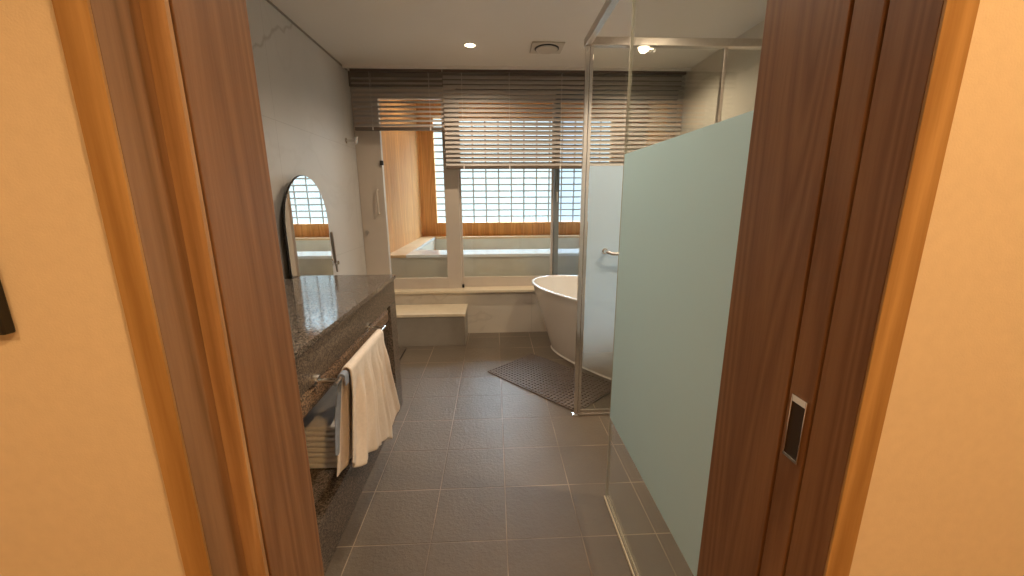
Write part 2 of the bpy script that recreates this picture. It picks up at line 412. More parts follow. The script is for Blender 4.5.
def tube(bm, pts, r, seg=12, caps=True):
    pts = [Vector(p) for p in pts]; rings = []
    up = None
    for i, p in enumerate(pts):
        t = ((pts[min(i + 1, len(pts) - 1)] - pts[max(i - 1, 0)])).normalized()
        if up is None:
            up = Vector((0, 0, 1)) if abs(t.z) < 0.9 else Vector((1, 0, 0))
        a = t.cross(up).normalized(); b2 = a.cross(t).normalized(); up = b2
        rr = r[i] if isinstance(r, (list, tuple)) else r
        rings.append([bm.verts.new(p + a * rr * math.cos(2 * math.pi * k / seg) + b2 * rr * math.sin(2 * math.pi * k / seg)) for k in range(seg)])
    for i in range(len(rings) - 1):
        for k in range(seg):
            bm.faces.new((rings[i][k], rings[i][(k + 1) % seg], rings[i + 1][(k + 1) % seg], rings[i + 1][k]))
    if caps: bm.faces.new(rings[0][::-1]); bm.faces.new(rings[-1])

def lathe(bm, prof, c, seg=32, close=False):
    """profile of (r, z) about a vertical axis at c"""
    rings = []
    for r, z in prof:
        if r < 1e-6: rings.append([bm.verts.new((c[0], c[1], z))])
        else: rings.append([bm.verts.new((c[0] + r * math.cos(2 * math.pi * k / seg), c[1] + r * math.sin(2 * math.pi * k / seg), z)) for k in range(seg)])
    for i in range(len(rings) - 1):
        a, b = rings[i], rings[i + 1]
        for k in range(seg):
            k2 = (k + 1) % seg
            q = [a[k % len(a)], a[k2 % len(a)], b[k2 % len(b)], b[k % len(b)]]
            q = list(dict.fromkeys(q))
            if len(q) > 2: bm.faces.new(q)

def thing(name, label, cat, loc, group=None):
    o = bpy.data.objects.new(name, None); C.objects.link(o); o.location = loc
    o.empty_display_size = 0.1
    return tag(o, label, cat, group)

def tag(o, label, cat, group=None):
    o['label'] = label; o['category'] = cat
    if group: o['group'] = group
    return o

def struct_empty(name, loc):
    o = bpy.data.objects.new(name, None); C.objects.link(o); o.location = loc; o['kind'] = 'structure'
    return o

def struct(name, bm, m): return link(name, bm, m, kind='structure')

# ---------------------------------------------------------------- room shell
XL, XR = -1.28, 1.75         # bathroom side walls
YB = 3.834                   # low wall under the window
YW0, YW1 = 0.44, 0.72        # doorway wall
struct('floor', B(XL - 0.1, XR + 0.1, 0.60, YB + 0.02, -0.1, 0.0), M['floor'])
struct('floor_corridor', B(-1.6, 1.6, -1.6, 0.60, -0.1, 0.0), M['oak_floor'])
struct('ceiling', B(XL - 0.1, XR + 0.1, 0.57, 4.12, CEIL, CEIL + 0.1), M['ceiling'])
struct('ceiling_corridor', B(-1.6, 1.6, -1.6, 0.57, 2.38, 2.5), M['ceiling'])
struct('wall_left', B(XL - 0.1, XL, 0.57, 4.1, 0, CEIL), M['tile_wall'])
struct('wall_right', B(XR, XR + 0.1, 0.57, 4.1, 0, CEIL), M['tile_wall2'])
struct('wall_back', B(XL, XR, YB, YB + 0.26, 0, 0.4315), M['tile_wall2'])
# doorway wall, corridor face (wallpaper) and bathroom face (tile), with a pocket for the sliding door
bm = bmesh.new()
box(bm, -1.6, -0.406, 0.452, 0.52, 0, 2.38); box(bm, 0.491, 1.6, 0.452, 0.497, 0, 2.38)
box(bm, -0.406, 0.491, 0.4525, 0.497, 2.161, 2.38)
struct('wall_front', bm, M['wallpaper'])
bm = bmesh.new()
box(bm, XL - 0.1, -0.406, 0.525, 0.6605, 0, CEIL); box(bm, 0.491, XR + 0.1, 0.56, 0.720, 0, CEIL)
box(bm, -0.406, 0.491, 0.53, 0.6605, 2.161, CEIL)
struct('wall_entry', bm, M['tile_wall'])
# corridor enclosure behind the viewer
struct('wall_corridor_left', B(-1.7, -1.6, -1.6, 0.52, 0, 2.38), M['wallpaper'])
struct('wall_corridor_right', B(1.6, 1.7, -1.6, 0.56, 0, 2.38), M['wallpaper'])
struct('wall_corridor_rear', B(-1.7, 1.7, -1.7, -1.6, 0, 2.38), M['wallpaper'])
# dark strip painting in the shadow gap where ceiling meets the left wall; pelmet edge above the blinds
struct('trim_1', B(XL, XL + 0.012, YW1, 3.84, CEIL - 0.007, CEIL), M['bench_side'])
struct('trim_2', B(XL + 0.012, XR, 3.715, 3.735, CEIL - 0.022, CEIL), M['ceiling'])

# ---------------------------------------------------------------- doorway frame (structure)
fr = struct_empty('door_2', (0, 0.56, 0))
H2 = 2.12
def fbox(name, m, *a, parent=fr, **k):
    bm = bmesh.new(); box(bm, *a, **k); return link(name, bm, m, parent)
bm = bmesh.new(); box(bm, -0.413, -0.381, 0.438, 0.4415, 0, H2 + 0.035, 0.0005); box(bm, -0.413, -0.4052, 0.4417, 0.452, 0, H2 + 0.035)
link('casing', bm, M['casing_wood'], fr)
fbox('jamb', M['jamb_wood'], -0.405, -0.381, 0.4418, 0.5005, 0, H2)
fbox('door_stop', M['rebate_wood'], -0.405, -0.3550, 0.5010, 0.508, 0, H2, 0.0006)
fbox('groove', M['dark_gap'], -0.405, -0.3575, 0.5083, 0.5117, 0, H2)
fbox('jamb', M['frame_wood'], -0.405, -0.3545, 0.512, 0.6625, 0, H2, 0.0012)
bm = bmesh.new(); box(bm, 0.4645, 0.5000, 0.434, 0.4375, 0, H2 + 0.035, 0.0005); box(bm, 0.4905, 0.5000, 0.4377, 0.452, 0, H2 + 0.035)
link('casing', bm, M['casing_wood'], fr)
fbox('jamb', M['door_wood'], 0.4640, 0.49, 0.4378, 0.4985, 0, H2)
fbox('jamb', M['door_wood'], 0.4590, 0.49, 0.5500, 0.723, 0, H2, 0.0012)
fbox('head_casing', M['casing_wood'], -0.413, 0.4995, 0.4355, 0.452, H2, H2 + 0.04, 0.001)
fbox('head_jamb', M['jamb_wood'], -0.354, 0.4585, 0.4525, 0.6625, H2 - 0.02, H2 + 0.02)
# sliding leaf parked in its pocket on the right
lf = struct_empty('door_1', (0.85, 0.524, 0))
fbox('door_leaf', M['door_wood'], 0.4615, 1.25, 0.5015, 0.5475, 0.01, H2 - 0.025, 0.002, parent=lf)
bm = bmesh.new()
y0, y1, z0, z1 = 0.508, 0.538, 0.938, 1.043
box(bm, 0.4585, 0.4612, y0, y0 + 0.002, z0, z1, 0.0004); box(bm, 0.4585, 0.4612, y1 - 0.002, y1, z0, z1, 0.0004)
box(bm, 0.4585, 0.4612, y0 + 0.002, y1 - 0.002, z1 - 0.011, z1, 0.0004); box(bm, 0.4585, 0.4612, y0 + 0.002, y1 - 0.002, z0, z0 + 0.005, 0.0004)
pl = link('flush_pull', bm, M['chrome'], lf); pl['label'] = 'chrome recessed finger pull'
link('pull_recess', B(0.4606, 0.4613, y0 + 0.002, y1 - 0.002, z0 + 0.004, z1 - 0.009), M['recess'], pl)

# ---------------------------------------------------------------- control panel on the corridor wall
t = thing('wall_switch', 'black-edged control plate on the orange lit wall, cut by the left edge of the picture', 'switch', (-0.59, 0.452, 1.194))
link('bezel', B(-0.665, -0.548, 0.440, 0.4519, 1.194, 1.312, 0.002), M['black'], t)
link('inner_trim', B(-0.658, -0.557, 0.4385, 0.4397, 1.1965, 1.3095, 0.0003), M['chrome'], t)
link('face_panel', B(-0.6565, -0.5585, 0.4372, 0.4384, 1.198, 1.308, 0.0003), M['bench_side'], t)

# ---------------------------------------------------------------- vanity
VX, VY0, VY1, VZ = -0.635, 0.664, 2.445, 0.880
v = thing('vanity_counter', 'speckled brown granite vanity with polished top and open towel niche', 'vanity', (-0.95, 1.6, 0))
bm = bmesh.new(); prism(bm, [(XL + 0.003, VY0), (VX + 0.012, VY0), (VX + 0.012, VY1 + 0.01), (XL + 0.075, VY1 + 0.01), (XL + 0.075, 2.355), (XL + 0.003, 2.355)], VZ - 0.022, VZ)
link('countertop', bm, M['granite_top'], v)
bm = bmesh.new(); box(bm, VX - 0.04, VX, VY0, VY1 - 0.004, 0.715, VZ - 0.0225, 0.006)
link('apron', bm, M['granite'], v)
bm = bmesh.new(); box(bm, VX - 0.07, VX - 0.006, VY0, 2.30, 0.618, 0.7145, 0.024)
link('recessed_rail', bm, M['granite_brown'], v)
bm = bmesh.new(); box(bm, XL + 0.075, VX - 0.041, 2.311, VY1, 0.0, VZ - 0.0225, 0.002)
box(bm, VX - 0.0405, VX, 2.311, VY1 - 0.004, 0.0, 0.7145, 0.002)
link('end_panel', bm, M['granite'], v)
bm = bmesh.new(); box(bm, XL + 0.003, VX - 0.005, VY0, 2.31, 0.0, 0.212, 0.002)
link('plinth', bm, M['granite'], v)
bm = bmesh.new(); box(bm, XL + 0.003, XL + 0.03, VY0, 2.31, 0.213, VZ - 0.023)
link('back_panel', bm, M['granite'], v)

# towel bar fixed to the apron
t = thing('towel_bar', 'chrome towel bar on round posts fixed to the granite vanity front', 'towel bar', (VX, 1.56, 0.70))
BX, BZ, BY0, BY1 = -0.555, 0.722, 1.295, 1.875
bm = bmesh.new(); tube(bm, [(BX, BY0 - 0.03, BZ), (BX, BY1 + 0.02, BZ)], 0.0075, 14)
link('rail', bm, M['chrome'], t, True)
for y in (BY0, BY1):
    bm = bmesh.new(); tube(bm, [(VX + 0.001, y, BZ + 0.004), (VX + 0.008, y, BZ + 0.004), (VX + 0.009, y, BZ), (BX + 0.004, y, BZ)], [0.021, 0.021, 0.008, 0.008], 16)
    link('post', bm, M['chrome'], t, True)

def lerp(tab, u):
    for (a, p), (b, q) in zip(tab, tab[1:]):
        if u <= b:
            k = (u - a) / (b - a); k = k * k * (3 - 2 * k)
            return p + (q - p) * k
    return tab[-1][1]
def hang_towel(name, label, ytop, ybot, front, back, m, amp=0.010, waves=4.0, seed=0, r=0.016, out=0.0, thick=0.007):
    """cloth folded over the bar; front gives the drop length along its width"""
    nu, nv = 96, 48
    bm = bmesh.new(); grid = []
    for i in range(nu + 1):
        u = i / nu; row = []
        fl = lerp(front, u); bl = lerp(back, u)
        w = math.sin(u * waves * 2 * math.pi + seed) + 0.5 * math.sin(u * waves * 4.3 * math.pi + 2.1 + seed)
        for j in range(nv + 1):
            if j < 18: side, d = -1, bl * (1 - j / 18)
            elif j <= 24: side, d = 0, 0
            else: side, d = 1, fl * (j - 24) / (nv - 24)
            k = min(1, d / 0.16); k = k * k * (3 - 2 * k)
            if side < 0: x = -r - 0.004 - 0.010 * k - amp * 0.5 * w * k; z = -d
            elif side == 0:
                a = math.pi * (j - 18) / 6; x = -r * math.cos(a); z = r * math.sin(a)
            else: x = r + (amp * w + out) * k; z = -d
            f = min(1.15, d / 0.40) ** 1.7
            ya = ytop[0] + (ytop[1] - ytop[0]) * u; yb = ybot[0] + (ybot[1] - ybot[0]) * u
            y = ya + (yb - ya) * f + 0.010 * k * math.cos(u * waves * 2 * math.pi + seed) + 0.004 * math.sin(d * 23 + u * 7)
            row.append(bm.verts.new((BX + x, y, BZ + z)))
        grid.append(row)
    for i in range(nu):
        for j in range(nv):
            bm.faces.new((grid[i][j], grid[i + 1][j], grid[i + 1][j + 1], grid[i][j + 1]))
    o = link(name, bm, m, None, True)
    md = o.modifiers.new('thickness', 'SOLIDIFY'); md.thickness = thick; md.offset = 0
    md = o.modifiers.new('round', 'SUBSURF'); md.levels = 1; md.render_levels = 1
    return tag(o, label, 'towel')
hang_towel('hand_towel', 'cream cotton towel draped in loose folds over the chrome bar', (1.370, 1.80), (1.255, 1.93),
           [(0, .33), (.16, .40), (.24, .41), (.45, .45), (.62, .50), (.78, .55), (.86, .50), (1, .44)], [(0, .37), (.5, .42), (1, .36)],
           M['towel'], seed=2.2, amp=0.014, waves=4.2, out=0.004)
hang_towel('face_towel', 'narrow bluish towel behind the cream towel at the near end of the bar', (1.322, 1.352), (1.205, 1.235),
           [(0, .035), (1, .035)], [(0, .27), (1, .29)], M['towel_blue'], seed=1, amp=0.004, waves=1.0, r=0.011, thick=0.005)

# folded towels in the niche
def folded(y0, z0, h, label, m, seed):
    rnd = random.Random(seed)
    bm = bmesh.new()
    x0, x1, y1 = -0.97 + rnd.uniform(0, .02), -0.655 + rnd.uniform(-.008, .004), y0 + 0.40
    n = 2
    for k in range(n):
        a = z0 + h * k / n; b2 = z0 + h * (k + 1) / n - 0.001
        box(bm, x0, x1, y0 + rnd.uniform(0, .006), y1, a, b2, min(0.011, (b2 - a) * 0.45))
    o = link('folded_towel', bm, m, None, True)
    return tag(o, label, 'towel', 'towels stacked in the vanity niche')
zz = 0.2125
for k, (h, w) in enumerate(((0.052, 'bottom'), (0.050, 'second from bottom'), (0.052, 'third from bottom'), (0.046, 'topmost'))):
    folded(1.50, zz, h, 'folded white towel in the granite niche, %s of its stack' % w, M['towel_white'], k); zz += h + 0.001

# ---------------------------------------------------------------- arched mirror on the left wall
t = thing('arched_mirror', 'tall mirror with rounded top on the pale tiled left wall beyond the granite counter', 'mirror', (XL, 2.657, 0.56))
def arch(yc, hw, zb, zc, hh, n=28):
    p = [(yc - hw, zb), (yc + hw, zb)]
    for k in range(n + 1):
        a = math.pi * k / n
        p.append((yc + hw * math.cos(a), zc + hh * math.sin(a)))
    return p
def slabx(bm, pts, x0, x1):
    lo = [bm.verts.new((x0, y, z)) for y, z in pts]; hi = [bm.verts.new((x1, y, z)) for y, z in pts]
    n = len(pts)
    for i in range(n): bm.faces.new((lo[i], lo[(i + 1) % n], hi[(i + 1) % n], hi[i]))
    bm.faces.new(lo[::-1]); bm.faces.new(hi)
bm = bmesh.new(); slabx(bm, arch(2.664, 0.298, 0.56, 1.175, 0.320), XL + 0.053, XL + 0.060)
box(bm, XL + 0.002, XL + 0.0525, 2.50, 2.82, 0.70, 1.30)
link('backing', bm, M['black'], t)
bm = bmesh.new(); slabx(bm, arch(2.664, 0.294, 0.564, 1.175, 0.316), XL + 0.0605, XL + 0.065)
link('mirror_glass', bm, M['mirror'], t)

# chrome grab handle + robe hook on the left wall
t = thing('grab_handle', 'slim chrome handle slanting beside the arched mirror on the left wall', 'handle', (XL, 3.14, 0.85))
bm = bmesh.new(); tube(bm, [(XL + 0.060, 3.01, 1.105), (XL + 0.055, 3.025, 1.03), (XL + 0.045, 3.06, 0.93), (XL + 0.04, 3.08, 0.86)], [0.010, 0.013, 0.012, 0.011], 12)
link('lever', bm, M['steel'], t, True)
bm = bmesh.new(); tube(bm, [(XL + 0.002, 3.09, 0.862), (XL + 0.01, 3.09, 0.862), (XL + 0.012, 3.09, 0.862), (XL + 0.06, 3.085, 0.862)], [0.03, 0.03, 0.016, 0.016], 16)
link('mount', bm, M['chrome'], t, True)
bm = bmesh.new(); tube(bm, [(XL + 0.045, 3.08, 0.85), (XL + 0.05, 3.075, 0.79)], [0.010, 0.007], 12)
link('stem', bm, M['steel'], t, True)
t = thing('robe_hook', 'small chrome robe hook high on the left wall near the blinds', 'hook', (XL, 3.66, 1.84))
bm = bmesh.new(); tube(bm, [(XL + 0.001, 3.66, 1.84), (XL + 0.008, 3.66, 1.84), (XL + 0.009, 3.66, 1.84), (XL + 0.085, 3.66, 1.84)], [0.024, 0.024, 0.010, 0.010], 16)
link('peg', bm, M['chrome'], t, True)
bm = bmesh.new(); tube(bm, [(XL + 0.086, 3.66, 1.812), (XL + 0.092, 3.66, 1.845), (XL + 0.104, 3.66, 1.875)], [0.009, 0.014, 0.009], 12)
link('tip', bm, M['chrome'], t, True)

# ---------------------------------------------------------------- sill, step bench, drain
struct('trim_3', B(XL, XR, YB - 0.040, YB + 0.26, 0.432, 0.458, 0.003), M['sill'])
t = thing('step_bench', 'low boxy step with cream top slab on the floor under the window', 'step', (-0.78, 3.65, 0))
link('base', B(XL + 0.003, -0.287, 3.485, YB - 0.003, 0.0, 0.286, 0.002), M['bench_side'], t)
link('top_slab', B(XL + 0.003, -0.280, 3.473, YB - 0.003, 0.2865, 0.314, 0.003), M['sill'], t)
t = thing('floor_drain', 'narrow linear drain slot in the tiles before the step', 'drain', (-0.87, 3.25, 0))
bm = bmesh.new()
box(bm, -0.95, -0.835, 3.05, 3.44, 0.0002, 0.0035, 0.001)
link('cover', bm, M['steel'], t)
link('slot', B(-0.832, -0.822, 3.05, 3.44, 0.0002, 0.0015), M['black'], t)

# ---------------------------------------------------------------- sliding windows (structure)
def sash(name, x0, x1, y0, y1, z0, z1, ls, rs, bs, ts, m, mg):
    o = struct_empty(name, ((x0 + x1) / 2, (y0 + y1) / 2, z0))
    bm = bmesh.new()
    box(bm, x0, x0 + ls, y0, y1, z0, z1, 0.002); box(bm, x1 - rs, x1, y0, y1, z0, z1, 0.002)
    box(bm, x0 + ls - 0.002, x1 - rs + 0.002, y0 + 0.001, y1 - 0.001, z0, z0 + bs, 0.002)
    box(bm, x0 + ls - 0.002, x1 - rs + 0.002, y0 + 0.001, y1 - 0.001, z1 - ts, z1, 0.002)
    link('window_frame', bm, m, o)
    ym = (y0 + y1) / 2
    link('window_pane', B(x0 + ls, x1 - rs, ym - 0.003, ym + 0.003, z0 + bs, z1 - ts), mg, o)
    return o
s1 = sash('window_1', XL + 0.002, -0.338, 3.900, 3.955, 0.4585, 2.33, 0.232, 0.137, 0.108, 0.095, M['sash'], M['glass_win'])
s2 = sash('window_2', -0.36, 0.59, 3.965, 4.005, 0.4585, 2.33, 0.04, 0.02, 0.10, 0.095, M['sash'], M['glass_win'])
s3 = sash('window_3', 0.596, XR - 0.002, 3.93, 4.035, 0.4585, 2.33, 0.045, 0.05, 0.10, 0.095, M['sash_dark'], M['glass_blue'])
struct('trim_4', B(XL, XR, 3.88, 4.10, 2.331, CEIL), M['lintel'])
# pull, thumb lock and catch on the left sash
bm = bmesh.new(); xh = -1.105
tube(bm, [(xh, 3.899, 1.43), (xh, 3.875, 1.43), (xh, 3.868, 1.40), (xh, 3.868, 1.24), (xh, 3.875, 1.21), (xh, 3.899, 1.21)], 0.008, 10)
link('pull_handle', bm, M['sash'], s1, True)
bm = bmesh.new(); tube(bm, [(-1.235, 3.899, 1.03), (-1.235, 3.885, 1.03)], 0.018, 16); tube(bm, [(-1.235, 3.885, 1.05), (-1.235, 3.885, 1.0)], 0.007, 10)
link('thumb_lock', bm, M['steel'], s1, True)
link('catch', B(-1.062, -1.030, 3.882, 3.899, 1.655, 1.695, 0.002), M['black'], s1)
bm = bmesh.new(); tube(bm, [(0.618, 3.928, 1.40), (0.618, 3.915, 1.40), (0.618, 3.912, 1.38), (0.618, 3.912, 1.32), (0.618, 3.928, 1.31)], 0.006, 8)
link('window_latch', bm, M['white'], s3, True)
link('stop_block', B(-0.337, -0.315, 3.92, 3.95, 0.459, 0.49, 0.002), M['black'], s1)

# ---------------------------------------------------------------- venetian blinds
def blind(x0, x1, zb, label, cords, tilt=42):
    y = 3.80
    t = thing('venetian_blind', label, 'blind', ((x0 + x1) / 2, y, zb), 'venetian blinds over the window')
    link('headrail', B(x0, x1, y - 0.022, y + 0.022, CEIL - 0.032, CEIL - 0.001, 0.002), M['blind_rail'], t)
    bm = bmesh.new(); pitch = 0.0385; w = 0.043; z = zb + 0.045
    a = math.radians(tilt); n = 4
    while z < CEIL - 0.05:
        pr = []
        for i in range(n + 1):
            u = (i / n - 0.5) * w; h = 0.0022 * (1 - (2 * i / n - 1) ** 2)
            pr.append((y + u * math.cos(a) - h * math.sin(a), z + u * math.sin(a) + h * math.cos(a)))
        th = 0.0006
        for k in range(n):
            (ya, za), (yb2, zb2) = pr[k], pr[k + 1]
            v = [bm.verts.new(p) for p in ((x0, ya, za), (x1, ya, za), (x1, yb2, zb2), (x0, yb2, zb2), (x0, ya, za - th), (x1, ya, za - th), (x1, yb2, zb2 - th), (x0, yb2, zb2 - th))]
            for f in ((0, 1, 2, 3), (7, 6, 5, 4), (0, 4, 5, 1), (3, 2, 6, 7), (1, 5, 6, 2), (0, 3, 7, 4)): bm.faces.new([v[i] for i in f])
        z += pitch
    link('slats', bm, M['blind'], t)
    link('bottom_rail', B(x0 + 0.003, x1 - 0.003, y - 0.018, y + 0.018, zb, zb + 0.028, 0.003), M['blind_rail'], t)
    for c in cords:
        bm = bmesh.new()
        for dy in (-0.0185, 0.0185): tube(bm, [(c, y + dy, zb + 0.01), (c, y + dy, CEIL - 0.03)], 0.0011, 6)
        box(bm, c - 0.006, c + 0.006, y - 0.0195, y - 0.0182, zb, zb + 0.026)
        link('ladder_cord', bm, M['cord'], t)
    return t
blind(-1.232, -0.442, 1.945, 'narrow venetian blind at the left corner, over the orange wood view', (-1.07, -0.56), 36)
blind(-0.436, XR - 0.01, 1.612, 'wide venetian blind hanging lower, right of the narrow one', (-0.27, 0.15, 0.62, 1.2), 53)

# ---------------------------------------------------------------- bath alcove beyond the window
AX0, AX1, AY1, AZ = -1.15, 2.4, 6.4, 2.9
DZ, DY = 0.765, 4.17
struct('floor_alcove', B(AX0 - 0.2, AX1 + 0.1, 4.095, AY1 + 0.1, 0.30, 0.40), M['stone_tub'])
struct('ceiling_alcove', B(AX0 - 0.2, AX1 + 0.1, 4.0, AY1 + 0.2, AZ, AZ + 0.1), M['hinoki'])
struct('wall_alcove_left', B(AX0 - 0.2, AX0, 4.041, AY1 + 0.2, 0.40, AZ), M['hinoki'])
struct('wall_alcove_right', B(AX1, AX1 + 0.1, 4.041, AY1 + 0.2, 0.40, AZ), M['hinoki'])
struct('wall_alcove_over_window', B(XL - 0.1, AX1 + 0.1, 4.0, 4.12, CEIL + 0.1, AZ), M['hinoki'])
struct('wall_alcove_near_right', B(XR + 0.1, AX1 + 0.1, 4.0, 4.04, 0.0, CEIL + 0.1), M['hinoki'])
WX0, WX1, WZ0, WZ1 = -0.915, 1.85, 0.972, 2.545
bm = bmesh.new()
box(bm, AX0, AX1, AY1, AY1 + 0.1, 0.4, WZ0); box(bm, AX0, AX1, AY1, AY1 + 0.1, WZ1, AZ)
box(bm, AX0, WX0, AY1, AY1 + 0.1, WZ0, WZ1); box(bm, WX1, AX1, AY1, AY1 + 0.1, WZ0, WZ1)
struct('wall_alcove_back', bm, M['hinoki'])
w4 = struct_empty('window_4', ((WX0 + WX1) / 2, AY1 + 0.05, WZ0))
link('window_pane', B(WX0 + .001, WX1 - .001, AY1 + 0.05, AY1 + 0.056, WZ0 + .001, WZ1 - .001), M['glass_win'], w4)
bm = bmesh.new()
x = -0.523 - 0.2 * 2
while x < WX1:
    if x > WX0 + 0.01: box(bm, x - 0.0105, x + 0.0105, AY1 + 0.02, AY1 + 0.045, WZ0, WZ1)
    x += 0.2
z = WZ0 + 0.098
while z < WZ1 - 0.01:
    box(bm, WX0, WX1, AY1 + 0.021, AY1 + 0.044, z - 0.0100, z + 0.0100); z += 0.0985
link('muntin_grid', bm, M['muntin'], w4)
# big built in bath with wooden deck on the left
t = thing('soaking_bath', 'large built-in stone bath with wooden ledge under the bright gridded window', 'bath', (0.5, 5.2, 0.4))
TX0 = -0.93; TX1 = 2.1; TY0 = 4.56; TY1 = 6.16
bm = bmesh.new()
box(bm, AX0 + 0.003, AX1 - 0.003, DY + 0.015, TY0, 0.401, DZ - 0.031)
box(bm, AX0 + 0.003, TX0, TY0, AY1 - 0.003, 0.401, DZ - 0.031)
box(bm, TX0, AX1 - 0.003, TY1, AY1 - 0.003, 0.401, DZ - 0.031)
box(bm, TX1, AX1 - 0.003, TY0, TY1, 0.401, DZ - 0.031)
box(bm, TX0, TX1, TY0, TY1, 0.401, 0.43)
link('basin', bm, M['stone_tub'], t)
bm = bmesh.new(); box(bm, AX0 + 0.003, TX0 - 0.012, DY, AY1 - 0.003, DZ - 0.03, DZ, 0.002)
box(bm, TX0 - 0.0115, AX1 - 0.003, TY1, AY1 - 0.003, DZ - 0.03, DZ, 0.002)
link('wooden_ledge', bm, M['deck'], t)
bm = bmesh.new(); box(bm, TX0 - 0.0118, AX1 - 0.003, DY, TY0, DZ - 0.03, DZ + 0.001, 0.003)
link('front_rim', bm, M['stone_rim'], t)
bm = bmesh.new(); box(bm, TX0 - 0.0115, TX0 + 0.01, TY0 + .001, TY1 - 0.001, DZ - 0.03, DZ + 0.001, 0.002)
link('side_rim', bm, M['stone_rim'], t)

# ---------------------------------------------------------------- freestanding tub
def tub_ring(a, b, z, n=72, p=2.2, th=-0.967, c=(0.905, 3.0)):
    out = []
    for k in range(n):
        t_ = 2 * math.pi * k / n
        u = a * math.copysign(abs(math.cos(t_)) ** (2 / p), math.cos(t_)); w = b * math.copysign(abs(math.sin(t_)) ** (2 / p), math.sin(t_))
        out.append((c[0] + u * math.cos(th) - w * math.sin(th), c[1] + u * math.sin(th) + w * math.cos(th), z))
    return out
A_, B_, ZR = 0.80, 0.40, 0.62
prof = [(0.185, 0.0), (0.195, 0.004), (0.198, 0.012), (0.190, 0.020), (0.186, 0.03), (0.155, 0.12), (0.112, 0.26), (0.063, 0.42), (0.024, 0.54),
        (0.010, 0.596), (0.0, 0.604), (-0.002, 0.612), (0.002, 0.620), (0.010, 0.622), (0.020, 0.620), (0.026, 0.611), (0.03, 0.59), (0.06, 0.48), (0.10, 0.32), (0.14, 0.20), (0.18, 0.16), (0.25, 0.145), (0.38, 0.142)]
bm = bmesh.new(); rings = []
for s, z in prof:
    rings.append([bm.verts.new(p) for p in tub_ring(A_ - s, B_ - s, z)])
n = 72
for i in range(len(rings) - 1):
    for k in range(n): bm.faces.new((rings[i][k], rings[i][(k + 1) % n], rings[i + 1][(k + 1) % n], rings[i + 1][k]))
bm.faces.new(rings[0][::-1]); bm.faces.new(rings[-1])
t = thing('freestanding_tub', 'white oval freestanding bathtub with thin rim standing beside the glass shower', 'bathtub', (0.905, 3.0, 0))
link('shell', bm, M['tub'], t, True)
bm = bmesh.new(); lathe(bm, [(0, 0.1435), (0.03, 0.1435), (0.032, 0.146), (0.028, 0.149), (0, 0.149)], (0.905, 3.0), 24)
link('waste_plug', bm, M['chrome'], t, True)

# ---------------------------------------------------------------- perforated rubber mat
def mat_mesh(L, W, cell=0.0302, th=0.008):
    nx, ny = int(round(L / cell)), int(round(W / cell))
    cell_x, cell_y = L / nx, W / ny
    bm = bmesh.new(); cache = {}
    def V(x, y, z):
        k = (round(x, 5), round(y, 5), z)
        if k not in cache: cache[k] = bm.verts.new((x, y, z))
        return cache[k]
    for i in range(nx):
        for j in range(ny):
            cx, cy = (i + .5) * cell_x, (j + .5) * cell_y
            hx, hy = cell_x / 2, cell_y / 2
            big = (i + j) % 2 == 0
            rx, ry = (cell_x * 0.42, cell_y * 0.29) if big else (cell_x * 0.29, cell_y * 0.42)
            outer = [(-hx, -hy), (0, -hy), (hx, -hy), (hx, 0), (hx, hy), (0, hy), (-hx, hy), (-hx, 0)]
            inner = [(-rx * .8, -ry * .8), (0, -ry), (rx * .8, -ry * .8), (rx, 0), (rx * .8, ry * .8), (0, ry), (-rx * .8, ry * .8), (-rx, 0)]
            for k in range(8):
                k2 = (k + 1) % 8
                o1, o2, i1, i2 = outer[k], outer[k2], inner[k], inner[k2]
                bm.faces.new((V(cx + o1[0], cy + o1[1], th), V(cx + o2[0], cy + o2[1], th), V(cx + i2[0], cy + i2[1], th), V(cx + i1[0], cy + i1[1], th)))
                bm.faces.new((V(cx + i1[0], cy + i1[1], th), V(cx + i2[0], cy + i2[1], th), V(cx + i2[0], cy + i2[1], 0), V(cx + i1[0], cy + i1[1], 0)))
    for z0_, z1_ in ((0, th),):
        for i in range(nx * 2):
            xa, xb = i * cell_x / 2, (i + 1) * cell_x / 2
            for y in (0, W): bm.faces.new((V(xa, y, z0_), V(xb, y, z0_), V(xb, y, z1_), V(xa, y, z1_)))
        for j in range(ny * 2):
            ya, yb2 = j * cell_y / 2, (j + 1) * cell_y / 2
            for x in (0, L): bm.faces.new((V(x, ya, z0_), V(x, yb2, z0_), V(x, yb2, z1_), V(x, ya, z1_)))
    return bm
bm = mat_mesh(0.87, 0.515)
me_o = link('rubber_mat', bm, M['mat'])
me_o.location = (-0.070, 2.893, 0.0008)
me_o.rotation_euler = (0, 0, math.atan2(-0.655, 0.590))
tag(me_o, 'dark brown perforated rubber mat lying askew on the tiles by the white tub', 'mat')

# ---------------------------------------------------------------- glass shower enclosure
t = thing('shower_enclosure', 'glass shower enclosure with frosted band, chrome corner post and top rail', 'shower', (0.49, 2.228, 0))
SX, SY, ST = 0.49, 2.228, 2.105
# corner post: two slim chrome tubes
bm = bmesh.new(); box(bm, SX - 0.006, SX + 0.016, SY - 0.012, SY + 0.012, 0.0, ST, 0.003)
box(bm, SX + 0.0175, SX + 0.036, SY - 0.009, SY + 0.009, 0.012, ST, 0.003)
link('corner_post', bm, M['chrome'], t)
link('post_foot', B(SX - 0.014, SX + 0.02, SY - 0.02, SY + 0.02, 0.0002, 0.012, 0.003), M['chrome'], t)
